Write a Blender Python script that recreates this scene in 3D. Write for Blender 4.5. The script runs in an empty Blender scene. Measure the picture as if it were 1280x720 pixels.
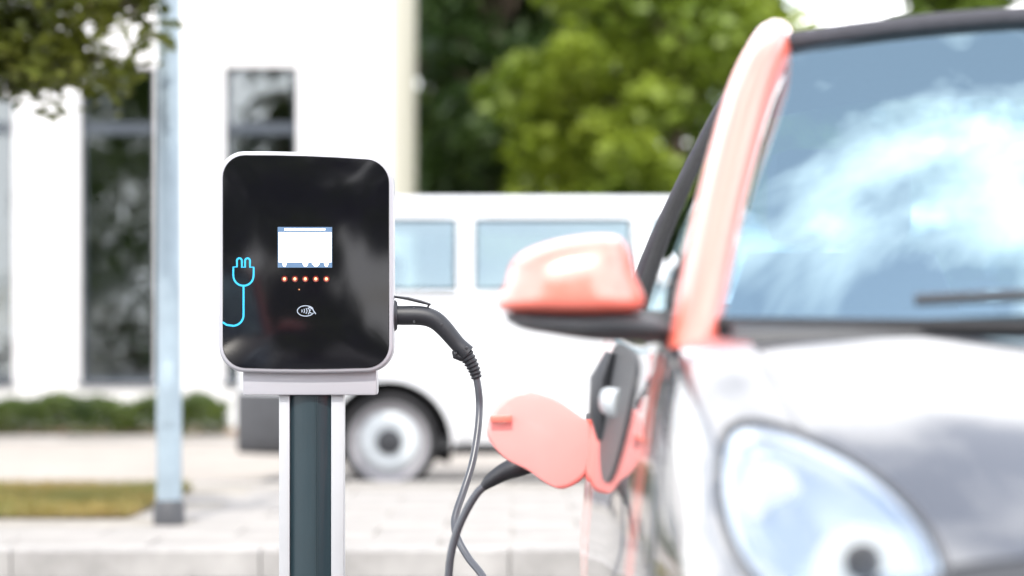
import bpy, bmesh, math, random
import numpy as np
from mathutils import Vector, Matrix
random.seed(7)
R = math.radians
scene = bpy.context.scene
COL = scene.collection

# ------------------------------------------------------------------ camera, sky, sun, exposure
CAM_H, FPX = 0.9, 3022.0                      # eye height; focal length in photo pixels (85 mm)
cam_data = bpy.data.cameras.new("camera")
cam_data.lens = 85.0; cam_data.sensor_width = 36.0
cam_data.shift_y = 81.0 / 1280.0
cam_data.clip_start = 0.05; cam_data.clip_end = 2000
cam_data.dof.use_dof = True
cam_data.dof.focus_distance = 5.36
cam_data.dof.aperture_fstop = 1.95
cam_data.dof.aperture_blades = 0
cam = bpy.data.objects.new("camera", cam_data); COL.objects.link(cam)
cam.location = (0, 0, CAM_H); cam.rotation_euler = (R(90), 0, 0)
scene.camera = cam

SUN_DIR = Vector((-0.10, -0.70, 0.80)).normalized()     # towards the sun: behind the camera
sun_el = math.asin(SUN_DIR.z)
sun_az = math.atan2(SUN_DIR.x, SUN_DIR.y)
world = bpy.data.worlds.new("World"); scene.world = world; world.use_nodes = True
wn = world.node_tree; wn.nodes.clear()
def N(tree, kind, **kw):
    n = tree.nodes.new(kind)
    for k, v in kw.items(): setattr(n, k, v)
    return n
sky = N(wn, "ShaderNodeTexSky", sky_type='NISHITA', sun_disc=False)
sky.sun_elevation = sun_el; sky.sun_rotation = sun_az
sky.air_density = 1.0; sky.dust_density = 1.2; sky.ozone_density = 1.5
tc = N(wn, "ShaderNodeTexCoord"); sep = N(wn, "ShaderNodeSeparateXYZ")
wn.links.new(tc.outputs['Generated'], sep.inputs[0])
zc = N(wn, "ShaderNodeMath", operation='MAXIMUM'); wn.links.new(sep.outputs['Z'], zc.inputs[0]); zc.inputs[1].default_value = 0.0
za = N(wn, "ShaderNodeMath", operation='ADD'); wn.links.new(zc.outputs[0], za.inputs[0]); za.inputs[1].default_value = 0.16
dv = N(wn, "ShaderNodeVectorMath", operation='DIVIDE'); cmb = N(wn, "ShaderNodeCombineXYZ")
for k in range(3): wn.links.new(za.outputs[0], cmb.inputs[k])
wn.links.new(tc.outputs['Generated'], dv.inputs[0]); wn.links.new(cmb.outputs[0], dv.inputs[1])
nz = N(wn, "ShaderNodeTexNoise"); nz.inputs['Scale'].default_value = 2.6; nz.inputs['Detail'].default_value = 5; nz.inputs['Roughness'].default_value = 0.5
off = N(wn, "ShaderNodeVectorMath", operation='ADD'); off.inputs[1].default_value = (1.32, 8.0, 3.3)   # cloud layout
wn.links.new(dv.outputs[0], off.inputs[0]); wn.links.new(off.outputs[0], nz.inputs['Vector'])
rmp = N(wn, "ShaderNodeValToRGB"); rmp.color_ramp.elements[0].position = 0.50; rmp.color_ramp.elements[1].position = 0.66; rmp.color_ramp.elements[0].color = (0.17, 0.17, 0.17, 1)
hz = N(wn, "ShaderNodeMath", operation='MULTIPLY_ADD'); wn.links.new(zc.outputs[0], hz.inputs[0]); hz.inputs[1].default_value = -0.20; hz.inputs[2].default_value = 0.19   # more cloud towards the horizon
ad_ = N(wn, "ShaderNodeMath", operation='ADD'); wn.links.new(nz.outputs[0], ad_.inputs[0]); wn.links.new(hz.outputs[0], ad_.inputs[1])
wn.links.new(ad_.outputs[0], rmp.inputs[0])
mx = N(wn, "ShaderNodeMix", data_type='RGBA'); wn.links.new(rmp.outputs[0], mx.inputs[0])
wn.links.new(sky.outputs[0], mx.inputs[6]); mx.inputs[7].default_value = (13.0, 13.0, 13.2, 1)
bg = N(wn, "ShaderNodeBackground"); bg.inputs[1].default_value = 0.15
wout = N(wn, "ShaderNodeOutputWorld")
wn.links.new(mx.outputs[2], bg.inputs[0]); wn.links.new(bg.outputs[0], wout.inputs[0])
sd = bpy.data.lights.new("sun", 'SUN'); sd.energy = 2.0; sd.angle = R(0.6); sd.color = (1.0, 0.95, 0.87)
sun = bpy.data.objects.new("sun", sd); COL.objects.link(sun)
sun.rotation_euler = (-SUN_DIR).to_track_quat('-Z', 'Y').to_euler(); sun.location = (6, -6, 12)
vs = scene.view_settings
vs.view_transform = 'Standard'; vs.look = 'None'; vs.gamma = 1; vs.exposure = 1.1
scene.cycles.use_denoising = True
scene.cycles.max_bounces = 10; scene.cycles.transparent_max_bounces = 24

# ------------------------------------------------------------------ materials
MATS = {}
def mat(name, col, rough=0.5, metal=0.0, coat=0.0, var=0.0, vscale=8.0, bump=0.0, bscale=40.0, emit=0.0, ior=1.5, col2=None, rvar=0.0, coat_ior=1.5):
    if name in MATS: return MATS[name]
    m = bpy.data.materials.new(name); m.use_nodes = True
    t = m.node_tree; b = t.nodes['Principled BSDF']
    b.inputs['Roughness'].default_value = rough; b.inputs['Metallic'].default_value = metal
    b.inputs['Coat Weight'].default_value = coat; b.inputs['Coat Roughness'].default_value = 0.03
    b.inputs['IOR'].default_value = ior; b.inputs['Coat IOR'].default_value = coat_ior
    b.inputs['Base Color'].default_value = (*col, 1)
    tcn = N(t, "ShaderNodeTexCoord")
    if var > 0 or col2:
        n = N(t, "ShaderNodeTexNoise"); n.inputs['Scale'].default_value = vscale; n.inputs['Detail'].default_value = 6; n.inputs['Roughness'].default_value = 0.6
        t.links.new(tcn.outputs['Object'], n.inputs['Vector'])
        r = N(t, "ShaderNodeValToRGB"); r.color_ramp.elements[0].position = 0.3; r.color_ramp.elements[1].position = 0.7
        c2 = col2 if col2 else tuple(min(1, c * (1 + var)) for c in col)
        c1 = col if col2 else tuple(c * (1 - var) for c in col)
        r.color_ramp.elements[0].color = (*c1, 1); r.color_ramp.elements[1].color = (*c2, 1)
        t.links.new(n.outputs[0], r.inputs[0]); t.links.new(r.outputs[0], b.inputs['Base Color'])
        if rvar > 0:
            mr = N(t, "ShaderNodeMapRange"); mr.inputs[3].default_value = max(0, rough - rvar); mr.inputs[4].default_value = rough + rvar
            t.links.new(n.outputs[0], mr.inputs[0]); t.links.new(mr.outputs[0], b.inputs['Roughness'])
    if bump > 0:
        n2 = N(t, "ShaderNodeTexNoise"); n2.inputs['Scale'].default_value = bscale; n2.inputs['Detail'].default_value = 4
        t.links.new(tcn.outputs['Object'], n2.inputs['Vector'])
        bp = N(t, "ShaderNodeBump"); bp.inputs['Strength'].default_value = bump; bp.inputs['Distance'].default_value = 0.01
        t.links.new(n2.outputs[0], bp.inputs['Height']); t.links.new(bp.outputs[0], b.inputs['Normal'])
    if emit > 0:
        b.inputs['Emission Color'].default_value = (*col, 1); b.inputs['Emission Strength'].default_value = emit
    MATS[name] = m; return m
def glass(name, tint=(0.8, 0.9, 0.95), ior=1.5, gloss=(1, 1, 1), wav=0.0):
    """thin pane: transparent with a Fresnel reflection"""
    if name in MATS: return MATS[name]
    m = bpy.data.materials.new(name); m.use_nodes = True; t = m.node_tree; t.nodes.clear()
    o = N(t, "ShaderNodeOutputMaterial"); tr = N(t, "ShaderNodeBsdfTransparent"); tr.inputs[0].default_value = (*tint, 1)
    g = N(t, "ShaderNodeBsdfGlossy"); g.inputs['Roughness'].default_value = 0.015; g.inputs[0].default_value = (*gloss, 1)
    f = N(t, "ShaderNodeFresnel"); f.inputs[0].default_value = ior
    ge = N(t, "ShaderNodeNewGeometry")
    # keep the outside reflection on both faces of the thin pane
    mxx = N(t, "ShaderNodeMix", data_type='VECTOR'); vm = N(t, "ShaderNodeVectorMath", operation='SCALE'); vm.inputs['Scale'].default_value = 1.0
    mixs = N(t, "ShaderNodeMixShader")
    ir = N(t, "ShaderNodeMath", operation='DIVIDE')
    one = N(t, "ShaderNodeMath", operation='MULTIPLY_ADD'); one.inputs[1].default_value = (ior * ior - 1); one.inputs[2].default_value = 1.0
    # backfacing: the Fresnel node inverts the ior, so feed ior for front and ior too (its inverse is undone) for the back
    t.links.new(ge.outputs['Backfacing'], one.inputs[0])
    ir.inputs[0].default_value = ior; t.links.new(one.outputs[0], ir.inputs[1])
    inv = N(t, "ShaderNodeMath", operation='DIVIDE'); inv.inputs[0].default_value = 1.0
    md = N(t, "ShaderNodeMix", data_type='FLOAT')
    t.links.new(ge.outputs['Backfacing'], md.inputs[0]); md.inputs[2].default_value = ior; md.inputs[3].default_value = 1.0 / ior
    t.links.new(md.outputs[0], f.inputs[0])
    t.nodes.remove(mxx); t.nodes.remove(vm); t.nodes.remove(ir); t.nodes.remove(one); t.nodes.remove(inv)
    if wav > 0:
        tcn = N(t, "ShaderNodeTexCoord"); n2 = N(t, "ShaderNodeTexNoise"); n2.inputs['Scale'].default_value = 2.5
        t.links.new(tcn.outputs['Object'], n2.inputs['Vector'])
        bp = N(t, "ShaderNodeBump"); bp.inputs['Strength'].default_value = wav; bp.inputs['Distance'].default_value = 0.02
        t.links.new(n2.outputs[0], bp.inputs['Height']); t.links.new(bp.outputs[0], g.inputs['Normal'])
    t.links.new(f.outputs[0], mixs.inputs[0]); t.links.new(tr.outputs[0], mixs.inputs[1]); t.links.new(g.outputs[0], mixs.inputs[2])
    t.links.new(mixs.outputs[0], o.inputs[0]); MATS[name] = m; return m
def leafmat(name, c1, c2, vscale=0.8):
    if name in MATS: return MATS[name]
    m = bpy.data.materials.new(name); m.use_nodes = True; t = m.node_tree; t.nodes.clear()
    o = N(t, "ShaderNodeOutputMaterial"); d = N(t, "ShaderNodeBsdfPrincipled"); d.inputs['Roughness'].default_value = 0.5
    tl = N(t, "ShaderNodeBsdfTranslucent"); ad = N(t, "ShaderNodeMixShader"); ad.inputs[0].default_value = 0.35
    tcn = N(t, "ShaderNodeTexCoord"); n = N(t, "ShaderNodeTexNoise"); n.inputs['Scale'].default_value = vscale; n.inputs['Detail'].default_value = 8
    t.links.new(tcn.outputs['Object'], n.inputs['Vector'])
    r = N(t, "ShaderNodeValToRGB"); r.color_ramp.elements[0].position = 0.35; r.color_ramp.elements[1].position = 0.65
    r.color_ramp.elements[0].color = (*c1, 1); r.color_ramp.elements[1].color = (*c2, 1)
    t.links.new(n.outputs[0], r.inputs[0]); t.links.new(r.outputs[0], d.inputs['Base Color']); t.links.new(r.outputs[0], tl.inputs[0])
    t.links.new(d.outputs[0], ad.inputs[1]); t.links.new(tl.outputs[0], ad.inputs[2]); t.links.new(ad.outputs[0], o.inputs[0])
    MATS[name] = m; return m

asphalt = mat("asphalt", (0.17, 0.165, 0.16), 0.9, var=0.35, vscale=3, bump=0.5, bscale=250)
concrete_road = mat("concrete_road", (0.29, 0.262, 0.232), 0.9, var=0.16, vscale=1.3, bump=0.3, bscale=120)
slab_m = mat("slab_concrete", (0.265, 0.25, 0.235), 0.9, var=0.22, vscale=2.0, bump=0.4, bscale=150)
joint_m = mat("joint_sand", (0.24, 0.22, 0.19), 0.95, var=0.25, vscale=6)
kerb_m = mat("kerb_concrete", (0.27, 0.26, 0.25), 0.9, var=0.25, vscale=4.0, bump=0.4, bscale=150)
soil_m = mat("soil", (0.20, 0.13, 0.075), 0.95, var=0.4, vscale=5, bump=0.6, bscale=60)
render_m = mat("white_render", (0.58, 0.58, 0.585), 0.85, var=0.035, vscale=0.8, bump=0.15, bscale=90)
bounce_m = mat("warm_bounce_render", (0.66, 0.61, 0.50), 0.85, var=0.05, vscale=0.8, bump=0.15, bscale=90)  # side wall's warm bounced light put into its colour
alu_m = mat("grey_frame", (0.03, 0.04, 0.055), 0.45, var=0.08)
galv_m = mat("galvanised", (0.25, 0.31, 0.355), 0.45, metal=0.3, var=0.14, vscale=7, rvar=0.1)
darkpl_m = mat("dark_plastic", (0.028, 0.03, 0.035), 0.45, var=0.15, vscale=30, bump=0.1, bscale=300)
bumper_m = mat("bumper_plastic", (0.042, 0.044, 0.05), 0.55, var=0.15, vscale=20, bump=0.1, bscale=300)
rubber_m = mat("tyre_rubber", (0.013, 0.013, 0.015), 0.8, var=0.3, vscale=12, bump=0.2, bscale=120)
white_paint = mat("white_paint", (0.52, 0.53, 0.55), 0.3, coat=0.8, var=0.03, vscale=1.2)
black_paint = mat("black_paint", (0.022, 0.025, 0.034), 0.22, coat=1.0, var=0.10, vscale=3, ior=1.85, coat_ior=1.8)
orange_paint = mat("orange_paint", (0.74, 0.15, 0.105), 0.28, coat=1.0, var=0.03, vscale=3, ior=1.9)
flap_m = mat("orange_plastic", (0.76, 0.28, 0.265), 0.45, coat=0.3, var=0.05, vscale=6)
fabric_m = mat("roof_fabric", (0.045, 0.045, 0.055), 0.8, var=0.15, vscale=60, bump=0.4, bscale=400)
seat_m = mat("seat_fabric", (0.05, 0.052, 0.06), 0.85, var=0.25, vscale=20, bump=0.4, bscale=300)
steel_rim = mat("steel_rim", (0.23, 0.225, 0.24), 0.45, metal=0.0, var=0.1)
hubcap_m = mat("hubcap_silver", (0.42, 0.45, 0.47), 0.35, metal=0.0, var=0.06)
chrome_m = mat("lamp_reflector", (0.44, 0.50, 0.57), 0.22, metal=1.0, var=0.03)
mirror_m = mat("mirror_silver", (0.9, 0.92, 0.95), 0.02, metal=1.0)
windscreen_m = glass("windscreen_glass", (0.36, 0.52, 0.62), 4.6, (0.68, 0.92, 1.0))
sideglass_m = glass("side_glass", (0.70, 0.80, 0.82), 2.4)
lens_m = glass("lamp_lens", (0.95, 0.97, 0.98), 1.5)
vanglass_m = glass("van_glass", (0.60, 0.72, 0.76), 3.0, (0.72, 0.93, 1.0))
winglass_m = glass("window_glass", (0.35, 0.42, 0.42), 2.3, (0.9, 0.97, 1.0), wav=0.25)
casing_m = mat("casing_white", (0.34, 0.34, 0.37), 0.38, coat=0.15, var=0.02, vscale=12, bump=0.03, bscale=500)
rail_m = mat("post_rail", (0.38, 0.39, 0.41), 0.35, metal=0.15, var=0.03, vscale=9)
post_m = mat("post_green", (0.009, 0.024, 0.032), 0.42, coat=0.2, var=0.10, vscale=9, bump=0.04, bscale=300)
panel_m = mat("panel_black_glass", (0.004, 0.004, 0.006), 0.04, var=0.1, vscale=20, ior=1.42)
cable_m = mat("cable_rubber", (0.055, 0.06, 0.072), 0.33, var=0.12, vscale=25)
plug_m = mat("plug_rubber", (0.012, 0.0135, 0.018), 0.48, var=0.12, vscale=40, bump=0.08, bscale=400)
cyan_m = mat("cyan_print", (0.02, 0.36, 0.62), 0.4, var=0.02)
icon_m = mat("icon_print", (0.30, 0.35, 0.42), 0.4, var=0.02)
screen_m = mat("screen_white", (1.0, 0.97, 0.93), 0.3, emit=0.9)
screenblue_m = mat("screen_blue", (0.07, 0.125, 0.21), 0.3, emit=0.2)
led_m = mat("led_core", (1.0, 0.42, 0.18), 0.3, emit=1.0)
ledring_m = mat("led_ring", (0.16, 0.012, 0.008), 0.3, var=0.1)
bark_m = mat("bark", (0.10, 0.075, 0.055), 0.95, var=0.4, vscale=12, bump=0.8, bscale=40)
plate_m = mat("plate_white", (0.75, 0.75, 0.72), 0.4, var=0.02)
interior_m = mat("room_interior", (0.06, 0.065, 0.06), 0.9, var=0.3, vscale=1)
amber_m = mat("amber_lamp", (0.75, 0.30, 0.03), 0.25, var=0.05)
red_m = mat("red_lamp", (0.5, 0.015, 0.01), 0.2, coat=0.5, var=0.05)

# ------------------------------------------------------------------ helpers
def tag(o, label=None, category=None, group=None, kind=None):
    if label: o["label"] = label
    if category: o["category"] = category
    if group: o["group"] = group
    if kind: o["kind"] = kind
    return o
def empty(name, loc=(0, 0, 0), rz=0.0, **kw):
    o = bpy.data.objects.new(name, None); COL.objects.link(o)
    o.location = loc; o.rotation_euler = (0, 0, rz); o.empty_display_size = 0.1
    return tag(o, **kw)
def link(name, me, m=None, parent=None, loc=None):
    o = bpy.data.objects.new(name, me); COL.objects.link(o)
    if m is not None and not me.materials: me.materials.append(m)
    if parent: o.parent = parent
    if loc: o.location = loc
    return o
def mesh(name, V, F, m, parent=None, smooth=True, loc=None, sharp=40):
    me = bpy.data.meshes.new(name)
    me.from_pydata([tuple(map(float, v)) for v in V], [], [tuple(int(i) for i in f) for f in F])
    bm = bmesh.new(); bm.from_mesh(me)
    bmesh.ops.recalc_face_normals(bm, faces=bm.faces)
    bm.to_mesh(me); bm.free()
    if smooth:
        me.shade_smooth()
        try: me.set_sharp_from_angle(angle=R(sharp))
        except Exception: pass
    return link(name, me, m, parent, loc)
class MB:
    """collects shapes of ONE part"""
    def __init__(s): s.V = []; s.F = []
    def add(s, V, F):
        n = len(s.V); s.V += [tuple(v) for v in V]; s.F += [tuple(i + n for i in f) for f in F]; return s
    def box(s, x0, x1, y0, y1, z0, z1, b=0.0):
        if b <= 0:
            V = [(x, y, z) for x in (x0, x1) for y in (y0, y1) for z in (z0, z1)]
            return s.add(V, [(0, 1, 3, 2), (4, 6, 7, 5), (0, 4, 5, 1), (2, 3, 7, 6), (0, 2, 6, 4), (1, 5, 7, 3)])
        bm = bmesh.new(); bmesh.ops.create_cube(bm, size=1)
        for v in bm.verts: v.co = ((x0 + x1) / 2 + v.co.x * (x1 - x0), (y0 + y1) / 2 + v.co.y * (y1 - y0), (z0 + z1) / 2 + v.co.z * (z1 - z0))
        bmesh.ops.bevel(bm, geom=list(bm.edges), offset=b, segments=2, affect='EDGES', profile=0.6)
        bm.verts.index_update()
        s.add([v.co[:] for v in bm.verts], [[v.index for v in f.verts] for f in bm.faces]); bm.free(); return s
    def tube(s, pts, rad, seg=12, squash=None, up=(0, 0, 1), cap=True):
        """swept tube; rad number or list; squash = (a,b) radii factors"""
        pts = [Vector(p) for p in pts]; n = len(pts)
        rads = rad if isinstance(rad, (list, tuple)) else [rad] * n
        V = []; F = []
        ref = Vector(up); prev = None
        for i, p in enumerate(pts):
            t = (pts[min(i + 1, n - 1)] - pts[max(i - 1, 0)]).normalized()
            a = ref - t * ref.dot(t)
            if a.length < 0.05: a = Vector((1, 0, 0)) - t * t.x
            if prev is not None:
                a2 = prev - t * prev.dot(t)
                if a2.length > 0.05: a = a2
            a.normalize(); prev = a; b = t.cross(a)
            fa, fb = squash if squash else (1, 1)
            for k in range(seg):
                th = 2 * math.pi * k / seg
                V.append(p + a * (math.cos(th) * rads[i] * fa) + b * (math.sin(th) * rads[i] * fb))
        for i in range(n - 1):
            for k in range(seg):
                k2 = (k + 1) % seg
                F.append((i * seg + k, i * seg + k2, (i + 1) * seg + k2, (i + 1) * seg + k))
        if cap: F.append(tuple(range(seg))); F.append(tuple((n - 1) * seg + k for k in range(seg)))
        return s.add(V, F)
    def lathe(s, prof, axis='x', c=(0, 0, 0), seg=40, cap=True):
        """prof: (along axis, radius)"""
        V = []; F = []; n = len(prof)
        for (a, r) in prof:
            for k in range(seg):
                th = 2 * math.pi * k / seg; p, q = math.cos(th) * r, math.sin(th) * r
                v = {'x': (a, p, q), 'y': (p, a, q), 'z': (p, q, a)}[axis]
                V.append((v[0] + c[0], v[1] + c[1], v[2] + c[2]))
        for i in range(n - 1):
            for k in range(seg):
                k2 = (k + 1) % seg; F.append((i * seg + k, i * seg + k2, (i + 1) * seg + k2, (i + 1) * seg + k))
        if cap: F.append(tuple(range(seg))); F.append(tuple((n - 1) * seg + k for k in range(seg)))
        return s.add(V, F)
    def layers(s, outlines):
        """loft of equal-length closed outlines, capped"""
        n = len(outlines[0]); V = [p for o in outlines for p in o]; F = []
        for i in range(len(outlines) - 1):
            for k in range(n):
                k2 = (k + 1) % n; F.append((i * n + k, i * n + k2, (i + 1) * n + k2, (i + 1) * n + k))
        F.append(tuple(range(n))); F.append(tuple((len(outlines) - 1) * n + k for k in range(n)))
        return s.add(V, F)
    def build(s, name, m, parent=None, smooth=True, loc=None, sharp=40): return mesh(name, s.V, s.F, m, parent, smooth, loc, sharp)
def smooth_path(pts, k=6):
    """Catmull-Rom through points (any dimension)"""
    P = np.array(pts, float); P = np.vstack([2 * P[0] - P[1], P, 2 * P[-1] - P[-2]]); out = []
    for i in range(1, len(P) - 2):
        for j in range(k):
            t = j / k
            out.append(0.5 * ((2 * P[i]) + (-P[i - 1] + P[i + 1]) * t + (2 * P[i - 1] - 5 * P[i] + 4 * P[i + 1] - P[i + 2]) * t * t + (-P[i - 1] + 3 * P[i] - 3 * P[i + 1] + P[i + 2]) * t ** 3))
    out.append(P[-2]); return np.array(out)
def smooth_loop(pts, k=5):
    P = np.array(pts, float); n = len(P); out = []
    for i in range(n):
        a, b, c, d = P[i - 1], P[i], P[(i + 1) % n], P[(i + 2) % n]
        for j in range(k):
            t = j / k
            out.append(0.5 * ((2 * b) + (-a + c) * t + (2 * a - 5 * b + 4 * c - d) * t * t + (-a + 3 * b - 3 * c + d) * t ** 3))
    return np.array(out)
def grid_faces(nu, nv):
    return [(i * nv + j, (i + 1) * nv + j, (i + 1) * nv + j + 1, i * nv + j + 1) for i in range(nu - 1) for j in range(nv - 1)]
def at(px, py, Y):
    """photo pixel -> real point at distance Y (layout aid)"""
    s = FPX / Y; return Vector(((px - 640) / s, Y, CAM_H - (py - 441) / s))
def copy_tree(o, parent=None):
    c = o.copy(); COL.objects.link(c); c.parent = parent
    for ch in list(o.children): copy_tree(ch, c)
    return c

# ------------------------------------------------------------------ ground
def sheet(name, x0, x1, y0, y1, z, m, parent=None, kind="structure"):
    o = mesh(name, [(x0, y0, z), (x1, y0, z), (x1, y1, z), (x0, y1, z)], [(0, 1, 2, 3)], m, parent, smooth=False)
    if parent is None: tag(o, kind=kind)
    return o
sheet("ground", -300, 300, -300, 700, 0.0, asphalt)
sheet("road", -60, 60, 14.78, 24.3, 0.004, concrete_road)
PV0, PV1, PVZ = 9.70, 14.60, 0.105
pave = MB().box(-30, 30, PV0 + 0.14, PV1 - 0.001, -0.05, PVZ - 0.006).build("pavement", joint_m, smooth=False)
tag(pave, kind="structure")
def piece_mesh(name, sx, sy, z0, z1, b, m):
    mb = MB(); V = []
    x, y = sx / 2, sy / 2
    V = [(-x, -y, z0), (x, -y, z0), (x, y, z0), (-x, y, z0), (-x, -y, z1 - b), (x, -y, z1 - b), (x, y, z1 - b), (-x, y, z1 - b),
         (-x + b, -y + b, z1), (x - b, -y + b, z1), (x - b, y - b, z1), (-x + b, y - b, z1)]
    F = [(3, 2, 1, 0)] + [(i, (i + 1) % 4, 4 + (i + 1) % 4, 4 + i) for i in range(4)] + [(4 + i, 4 + (i + 1) % 4, 8 + (i + 1) % 4, 8 + i) for i in range(4)] + [(8, 9, 10, 11)]
    me = bpy.data.meshes.new(name); me.from_pydata(V, [], F); me.materials.append(m); return me
ks = piece_mesh("kerb_stone", 0.994, 0.132, -0.05, PVZ + 0.012, 0.012, kerb_m)
kerbs = []
for yk in (PV0 + 0.066, PV1 + 0.07):
    par = pave
    for i in range(-6, 7):
        o = link("kerb_stone", ks, None, par, (i * 1.0 + 0.49, yk, random.uniform(-0.004, 0.003))); o.rotation_euler.z = random.uniform(-0.003, 0.003)
slab = piece_mesh("paving_slab", 0.592, 0.592, -0.02, PVZ + 0.004, 0.006, slab_m)
GR_X1, GR_Y0, GR_Y1 = -1.85, 11.62, 14.10         # the grass patch in the pavement
for r in range(8):
    yc = PV0 + 0.135 + 0.3 + r * 0.6
    if yc + 0.3 > PV1: break
    for c in range(-7, 8):
        xc = c * 0.6 + (0.3 if r % 2 else 0.0)
        if xc - 0.3 < GR_X1 and GR_Y0 - 0.3 < yc < GR_Y1: continue
        o = link("paving_slab", slab, None, pave, (xc, yc, random.uniform(-0.004, 0.002))); o.rotation_euler.z = random.uniform(-0.004, 0.004)
# grass patch
sheet("soil_patch", -9.0, GR_X1, GR_Y0 + 0.02, GR_Y1 - 0.02, PVZ + 0.004, soil_m)
rng = np.random.default_rng(3)
def blades(name, n, x0, x1, y0, y1, z, h, m):
    x = rng.uniform(x0, x1, n); y = rng.uniform(y0, y1, n)
    patch = np.sin(x * 2.3 + 1.0) * np.sin(y * 3.1 + x) * 0.5 + 0.5
    keep = rng.uniform(0, 1, n) < (0.45 + 0.55 * patch); x, y = x[keep], y[keep]; n = len(x)
    hh = h * rng.uniform(0.4, 1.2, n); a = rng.uniform(0, 2 * math.pi, n); w = 0.006
    le = rng.uniform(0, 0.05, (n, 2))
    V = np.zeros((n, 3, 3)); V[:, 0] = np.c_[x - np.cos(a) * w, y - np.sin(a) * w, np.full(n, z)]
    V[:, 1] = np.c_[x + np.cos(a) * w, y + np.sin(a) * w, np.full(n, z)]; V[:, 2] = np.c_[x + le[:, 0] - .025, y + le[:, 1] - .025, z + hh]
    return fast_mesh(name, V.reshape(-1, 3), np.arange(n * 3).reshape(n, 3), m)
def fast_mesh(name, V, F, m, parent=None):
    me = bpy.data.meshes.new(name); nf, k = F.shape
    me.vertices.add(len(V)); me.vertices.foreach_set("co", np.ascontiguousarray(V, dtype=np.float32).ravel())
    me.loops.add(nf * k); me.loops.foreach_set("vertex_index", F.astype(np.int32).ravel())
    me.polygons.add(nf); me.polygons.foreach_set("loop_start", np.arange(0, nf * k, k, dtype=np.int32))
    me.update(calc_edges=True)
    return link(name, me, m, parent)
grass_m = leafmat("grass_blades", (0.13, 0.15, 0.035), (0.30, 0.22, 0.07), 1.4)
g = blades("grass", 26000, -5.0, GR_X1, GR_Y0 + 0.03, GR_Y1 - 0.03, PVZ + 0.003, 0.07, grass_m)
tag(g, "short dry yellow-green grass in the pavement strip beside the lamp post", "grass", kind="stuff")
# kerb and planting bed in front of the building
bed = MB().box(-30, 3.0, 24.44, 27.6, -0.05, 0.05).build("planting_bed", soil_m, smooth=False); tag(bed, kind="structure")
for i in range(-7, 4): link("kerb_stone", ks, None, bed, (i * 1.0, 24.37, -.06))
lawn_m = mat("lawn", (0.06, 0.085, 0.025), 0.95, var=0.4, vscale=2, bump=0.8, bscale=60)
sheet("lawn", -300, 300, 27.6, 300, 0.005, lawn_m)

# ------------------------------------------------------------------ white building
BX1, BY, BD = -1.40, 28.0, 7.0
BX0 = -12.5
bld = empty("building", (0, BY, 0), label="white rendered building with tall narrow windows behind the hedge", category="building")
holes = []
for (a, b, z1) in ((-8.35, -7.45, 4.2), (-6.66, -5.77, 3.90), (-5.02, -4.12, 4.22), (-3.34, -2.48, 4.22)):
    holes.append((a, b, 0.55, z1)); holes.append((a, b, 5.3, 8.4))
holes += [(-10.1, -9.2, 0.55, 4.2), (-10.1, -9.2, 5.3, 8.4)]
def wall_holes(x0, x1, z0, z1, holes, d):
    xs = sorted({x0, x1, *[h[0] for h in holes], *[h[1] for h in holes]}); zs = sorted({z0, z1, *[v for h in holes for v in h[2:]]})
    mb = MB()
    for a, b in zip(xs, xs[1:]):
        for c, e in zip(zs, zs[1:]):
            if any(h[0] - 1e-6 <= a and b <= h[1] + 1e-6 and h[2] - 1e-6 <= c and e <= h[3] + 1e-6 for h in holes): continue
            mb.add([(a, 0, c), (b, 0, c), (b, 0, e), (a, 0, e)], [(0, 1, 2, 3)])
    for (a, b, c, e) in holes:
        mb.add([(a, 0, c), (b, 0, c), (b, 0, e), (a, 0, e), (a, d, c), (b, d, c), (b, d, e), (a, d, e)], [(0, 1, 5, 4), (1, 2, 6, 5), (2, 3, 7, 6), (3, 0, 4, 7)])
    return mb
front = wall_holes(BX0, BX1, -0.05, 9.6, holes, 0.32).build("front_wall", render_m, bld, smooth=False)
MB().box(BX1 - 0.3, BX1 - 0.0, 0.004, BD, -0.05, 9.6).build("side_wall", bounce_m, bld, smooth=False)
MB().box(BX0, BX0 + 0.3, 0.004, BD, -0.05, 9.6).build("side_wall", render_m, bld, smooth=False)
MB().box(BX0, BX1, BD, BD + 0.3, -0.05, 9.6).build("rear_wall", render_m, bld, smooth=False)
MB().box(BX0 - 0.05, BX1 + 0.05, -0.05, BD + 0.35, 9.603, 9.75).build("roof", alu_m, bld, smooth=False)
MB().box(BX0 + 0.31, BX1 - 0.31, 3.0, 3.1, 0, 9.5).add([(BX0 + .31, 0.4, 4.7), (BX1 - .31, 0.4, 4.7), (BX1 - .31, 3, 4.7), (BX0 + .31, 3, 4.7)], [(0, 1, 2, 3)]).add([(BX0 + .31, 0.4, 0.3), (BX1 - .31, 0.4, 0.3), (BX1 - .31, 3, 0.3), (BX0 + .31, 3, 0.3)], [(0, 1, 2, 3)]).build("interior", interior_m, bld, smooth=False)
for (a, b, c, e) in holes:
    w = MB(); y0, y1 = 0.16, 0.22; t = 0.05
    w.box(a, a + t, y0, y1, c, e); w.box(b - t, b, y0, y1, c, e); w.box(a + t, b - t, y0, y1, c, c + t); w.box(a + t, b - t, y0, y1, e - t, e)
    tr = (3.45, 3.58) if c < 1 else (6.0, 6.1)
    w.box(a + t, b - t, y0 - 0.005, y1, *tr)
    win = w.build("window", alu_m, bld, smooth=False)
    for (z0, z1) in ((c + t, tr[0]), (tr[1], e - t)):
        MB().add([(a + t, 0.19, z0), (b - t, 0.19, z0), (b - t, 0.19, z1), (a + t, 0.19, z1)], [(0, 1, 2, 3)]).build("pane", winglass_m, win, smooth=False)
    MB().box(a - 0.03, b + 0.03, -0.05, 0.159, c - 0.04, c - 0.002).build("sill", alu_m, win, smooth=False)

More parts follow.
